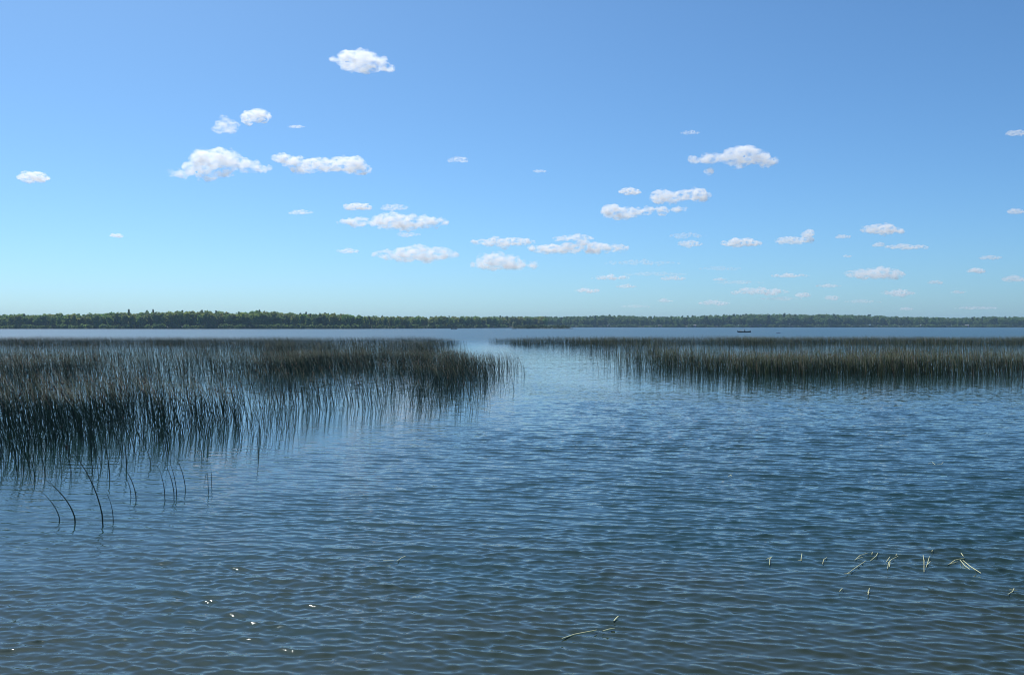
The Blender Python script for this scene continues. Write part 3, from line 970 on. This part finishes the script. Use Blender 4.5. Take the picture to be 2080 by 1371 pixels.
# ------------------------------------------------------------------ clouds, real vapour far out over the land
def cloud_mat(dens, size):
    m = bpy.data.materials.new("cloud_vapour"); m.use_nodes = True
    n = m.node_tree.nodes; n.clear(); l = m.node_tree.links
    pv = n.new("ShaderNodeVolumePrincipled")
    pv.inputs["Color"].default_value = (1, 1, 1, 1)
    pv.inputs["Anisotropy"].default_value = 0.45
    tc = n.new("ShaderNodeTexCoord")
    t = n.new("ShaderNodeTexNoise"); t.inputs["Scale"].default_value = 1.9 / size
    t.inputs["Detail"].default_value = 6; t.inputs["Roughness"].default_value = 0.62
    mp = n.new("ShaderNodeMapping"); mp.inputs["Scale"].default_value = (0.8, 0.8, 1.5)
    l.new(tc.outputs["Object"], mp.inputs["Vector"]); l.new(mp.outputs[0], t.inputs["Vector"])
    mr = n.new("ShaderNodeMapRange"); mr.inputs["From Min"].default_value = 0.44; mr.inputs["From Max"].default_value = 0.80
    mr.inputs["To Min"].default_value = 0.0; mr.inputs["To Max"].default_value = dens * 3.1
    l.new(t.outputs["Fac"], mr.inputs["Value"])
    l.new(mr.outputs[0], pv.inputs["Density"])
    o = n.new("ShaderNodeOutputMaterial")
    l.new(pv.outputs[0], o.inputs["Volume"])
    return m

def cloud(puffs, label, group=None, op=1.0):
    """puffs in image px (x, y, r); placed at the height of a fair-weather cloud base"""
    xs = [p[0] for p in puffs]; ys = [p[1] for p in puffs]
    cx = (min(p[0] - p[2] for p in puffs) + max(p[0] + p[2] for p in puffs)) / 2
    low = max(p[1] + p[2] * 0.6 for p in puffs)
    el = math.atan((661 - low) / FPX)
    D = min(1000.0 / math.tan(max(el, 0.01)), 26000.0)
    az = math.atan((cx - 1040) / FPX)
    k = D / math.cos(az) / FPX * math.cos(az)         # metres per px at that range
    zc = CAM_H + (661 - low) / FPX * D
    root_loc = Vector(((cx - 1040) / FPX * D, D, zc))
    r = np.random.default_rng(int(cx * 7 + low))
    bm = bmesh.new()
    size = 0
    for (px, py, pr) in puffs:
        pr = pr * 1.56; R0 = pr * k
        for q in range(3):
            jx, jz = r.uniform(-0.35, 0.35, 2) * pr if q else (0, 0)
            s = 1.0 if q == 0 else r.uniform(0.45, 0.7)
            dep = 0 if q == 0 else r.uniform(-0.9, 0.9) * R0
            c = Vector(((px + jx - cx) * k, dep, (low - py + jz) * k))
            bmesh.ops.create_icosphere(bm, subdivisions=2, radius=R0 * s, matrix=Matrix.Translation(c) @ Matrix.Diagonal((1.22, 1.25, 0.62, 1)))
        size = max(size, R0)
    me = bpy.data.meshes.new("cloud"); bm.to_mesh(me); bm.free()
    W = (max(p[0] + p[2] for p in puffs) - min(p[0] - p[2] for p in puffs)) * k
    o = link("cloud", me, None, None, root_loc)
    rm = o.modifiers.new("merge", 'REMESH'); rm.mode = 'VOXEL'; rm.voxel_size = max(W / 130, 1.0 * k)
    for i, (amp, sc_) in enumerate(((0.60, 1.0), (0.40, 0.35))):
        t = bpy.data.textures.new("cloud_lumps", 'CLOUDS'); t.noise_depth = 5; t.noise_scale = size * sc_
        dm = o.modifiers.new("lumps", 'DISPLACE'); dm.texture = t; dm.texture_coords = 'GLOBAL'; dm.strength = size * amp; dm.mid_level = 0.52
    me.materials.append(cloud_mat(op * 1.7 / size, size))
    tag(o, label, "cloud", group)
    return o

def puffs_auto(cx, cy, w, h, seed):
    r = np.random.default_rng(seed)
    w = w * 1.08
    n = max(3, int(round(w / h * 2.2)))
    out = []
    for i in range(n):
        u = -1 + 2 * (i + 0.5) / n + r.uniform(-0.15, 0.15)
        pr = h * 0.5 * (1 - 0.55 * abs(u) ** 1.5) * r.uniform(0.7, 1.05)
        out.append((cx + u * (w / 2 - h * 0.2), cy + h * 0.12 - (1 - abs(u)) * h * r.uniform(0.0, 0.25) + r.uniform(-0.05, 0.1) * h, pr))
    return out

cloud([(722, 122, 19), (742, 121, 18), (768, 129, 14), (785, 139, 9), (697, 128, 11), (680, 124, 6), (735, 138, 14), (710, 135, 12), (795, 147, 5), (755, 138, 11)],
      "highest white cumulus cloud in the sky, left of centre")
cloud([(512, 240, 11), (525, 233, 12), (538, 239, 9), (504, 249, 7), (529, 246, 8), (516, 229, 6)], "small round cloud above the largest left cloud")
cloud([(463, 258, 13), (448, 264, 9), (475, 252, 8), (460, 243, 6)], "ragged thin cloud left of the small round cloud", None, 0.45)
cloud([(425, 326, 21), (450, 324, 22), (475, 331, 18), (505, 338, 14), (530, 345, 10), (545, 344, 6), (400, 340, 16), (375, 352, 11), (352, 352, 6), (425, 355, 13), (455, 350, 13)],
      "largest domed white cloud on the left of the sky")
cloud([(568, 321, 9), (592, 328, 13), (612, 343, 12), (638, 335, 14), (665, 338, 13), (690, 334, 15), (715, 334, 16), (738, 345, 11)],
      "long white cloud just right of the largest left cloud")
cloud(puffs_auto(72, 361, 58, 24, 5), "lone small cloud near the left edge of the sky")
cloud(puffs_auto(800, 448, 215, 32, 6), "long flat cloud in the middle left, under three small puffs")
cloud(puffs_auto(728, 419, 54, 18, 7), "small bright puff above the long flat middle cloud")
cloud(puffs_auto(612, 431, 46, 13, 8), "faint wisp left of the long flat middle cloud", None, 0.4)
cloud(puffs_auto(800, 421, 56, 15, 9), "thin ragged puff above the middle of the long flat cloud", None, 0.35)
cloud(puffs_auto(828, 476, 48, 10, 10), "thin sliver under the long flat middle cloud", None, 0.35)
cloud(puffs_auto(848, 514, 158, 38, 11), "broad lumpy cloud below the long flat middle cloud", None, 0.8)
cloud(puffs_auto(708, 509, 44, 11, 12), "tiny flat cloud left of the broad lumpy cloud", None, 0.5)
cloud(puffs_auto(1025, 490, 128, 20, 13), "flat cloud left of the widest centre cloud", None, 0.8)
cloud(puffs_auto(1018, 533, 130, 36, 14), "rounded lumpy cloud low in the centre of the sky", None, 0.85)
cloud(puffs_auto(1175, 502, 206, 26, 15) + puffs_auto(1165, 482, 80, 18, 16), "widest flat cloud in the centre of the sky")
cloud([(1515, 311, 17), (1532, 320, 16), (1492, 315, 14), (1470, 324, 11), (1442, 324, 13), (1412, 325, 8), (1555, 332, 9), (1571, 328, 6), (1440, 349, 7), (1505, 330, 13)],
      "largest white cloud on the right half of the sky")
cloud([(1243, 429, 14), (1262, 436, 13), (1288, 432, 10), (1315, 429, 9), (1345, 427, 9), (1372, 426, 7), (1390, 424, 5)], "tapering white cloud with a rounded left end right of centre")
cloud([(1344, 399, 14), (1368, 400, 11), (1393, 397, 12), (1414, 395, 14), (1428, 399, 9)], "two-humped cloud resting above the tapering cloud")
cloud(puffs_auto(1282, 389, 42, 17, 19), "small oval puff left of the two-humped cloud")
cloud(puffs_auto(1505, 492, 78, 22, 20), "compact bright cloud below and right of the tapering cloud")
cloud(puffs_auto(1402, 495, 50, 15, 21), "faint small cloud left of the compact bright cloud", None, 0.5)
cloud(puffs_auto(1615, 486, 78, 20, 22) + [(1640, 476, 8)], "ragged cloud right of the compact bright cloud", None, 0.7)
cloud(puffs_auto(1792, 465, 78, 24, 23), "bright flat cloud high on the right, above a thin streak")
cloud(puffs_auto(1840, 501, 86, 13, 24), "thin streak cloud under the bright flat right cloud", None, 0.7)
cloud(puffs_auto(1780, 554, 122, 27, 25), "largest low cloud over the right woods", None, 0.85)
cloud(puffs_auto(1982, 549, 34, 13, 26), "small bright puff right of the largest low cloud", None, 0.8)
cloud(puffs_auto(2062, 429, 36, 12, 27), "small cloud at the right edge, halfway up the sky", None, 0.6)
cloud(puffs_auto(2062, 270, 40, 14, 28), "wisp at the right edge, highest there", None, 0.5)
cloud(puffs_auto(930, 325, 38, 17, 29), "thin ring-like wisp in the middle of the sky", None, 0.3)
cloud(puffs_auto(238, 478, 28, 10, 30), "tiny lone cloud low on the left", None, 0.7)
cloud(puffs_auto(1400, 270, 42, 9, 31), "faint flat wisp above the largest right cloud", None, 0.3)
cloud(puffs_auto(603, 258, 32, 7, 32), "faint sliver right of the small round cloud", None, 0.4)
cloud(puffs_auto(1096, 348, 26, 8, 33), "faint speck of cloud right of the ring-like wisp", None, 0.35)
cloud(puffs_auto(1195, 589, 50, 11, 34), "small low cloud nearest the centre shore", None, 0.7)
cloud(puffs_auto(1545, 591, 108, 19, 35), "long broken cloud low over the far right shore", None, 0.6)
for i, (x, y, w, h, o_) in enumerate([(1240, 563, 74, 12, .6), (1272, 581, 40, 9, .45), (1368, 565, 50, 10, .5), (1605, 559, 74, 10, .6), (1450, 615, 68, 11, .5),
        (1825, 594, 68, 14, .6), (2010, 523, 48, 10, .4), (2060, 566, 50, 15, .5), (1632, 598, 30, 12, .6), (1690, 604, 30, 11, .45), (1712, 480, 30, 11, .5),
        (1945, 593, 28, 7, .4), (1840, 627, 28, 7, .4), (1985, 625, 88, 7, .35), (1350, 610, 30, 8, .4), (1461, 567, 28, 7, .4), (1680, 580, 50, 8, .4),
        (1900, 573, 30, 9, .4), (1784, 497, 20, 11, .5), (1720, 520, 20, 6, .35),
        (1300, 533, 150, 12, .16), (1395, 478, 70, 14, .18), (1330, 556, 120, 10, .16), (1500, 573, 90, 9, .2), (1585, 606, 80, 9, .25), (1290, 622, 60, 7, .2), (1750, 612, 70, 8, .25), (1460, 545, 80, 10, .14)]):
    cloud(puffs_auto(x, y, w, h, 60 + i), "small faint low cloud among the scattered bank over the right shore", "scattered small clouds over the right shore", o_)
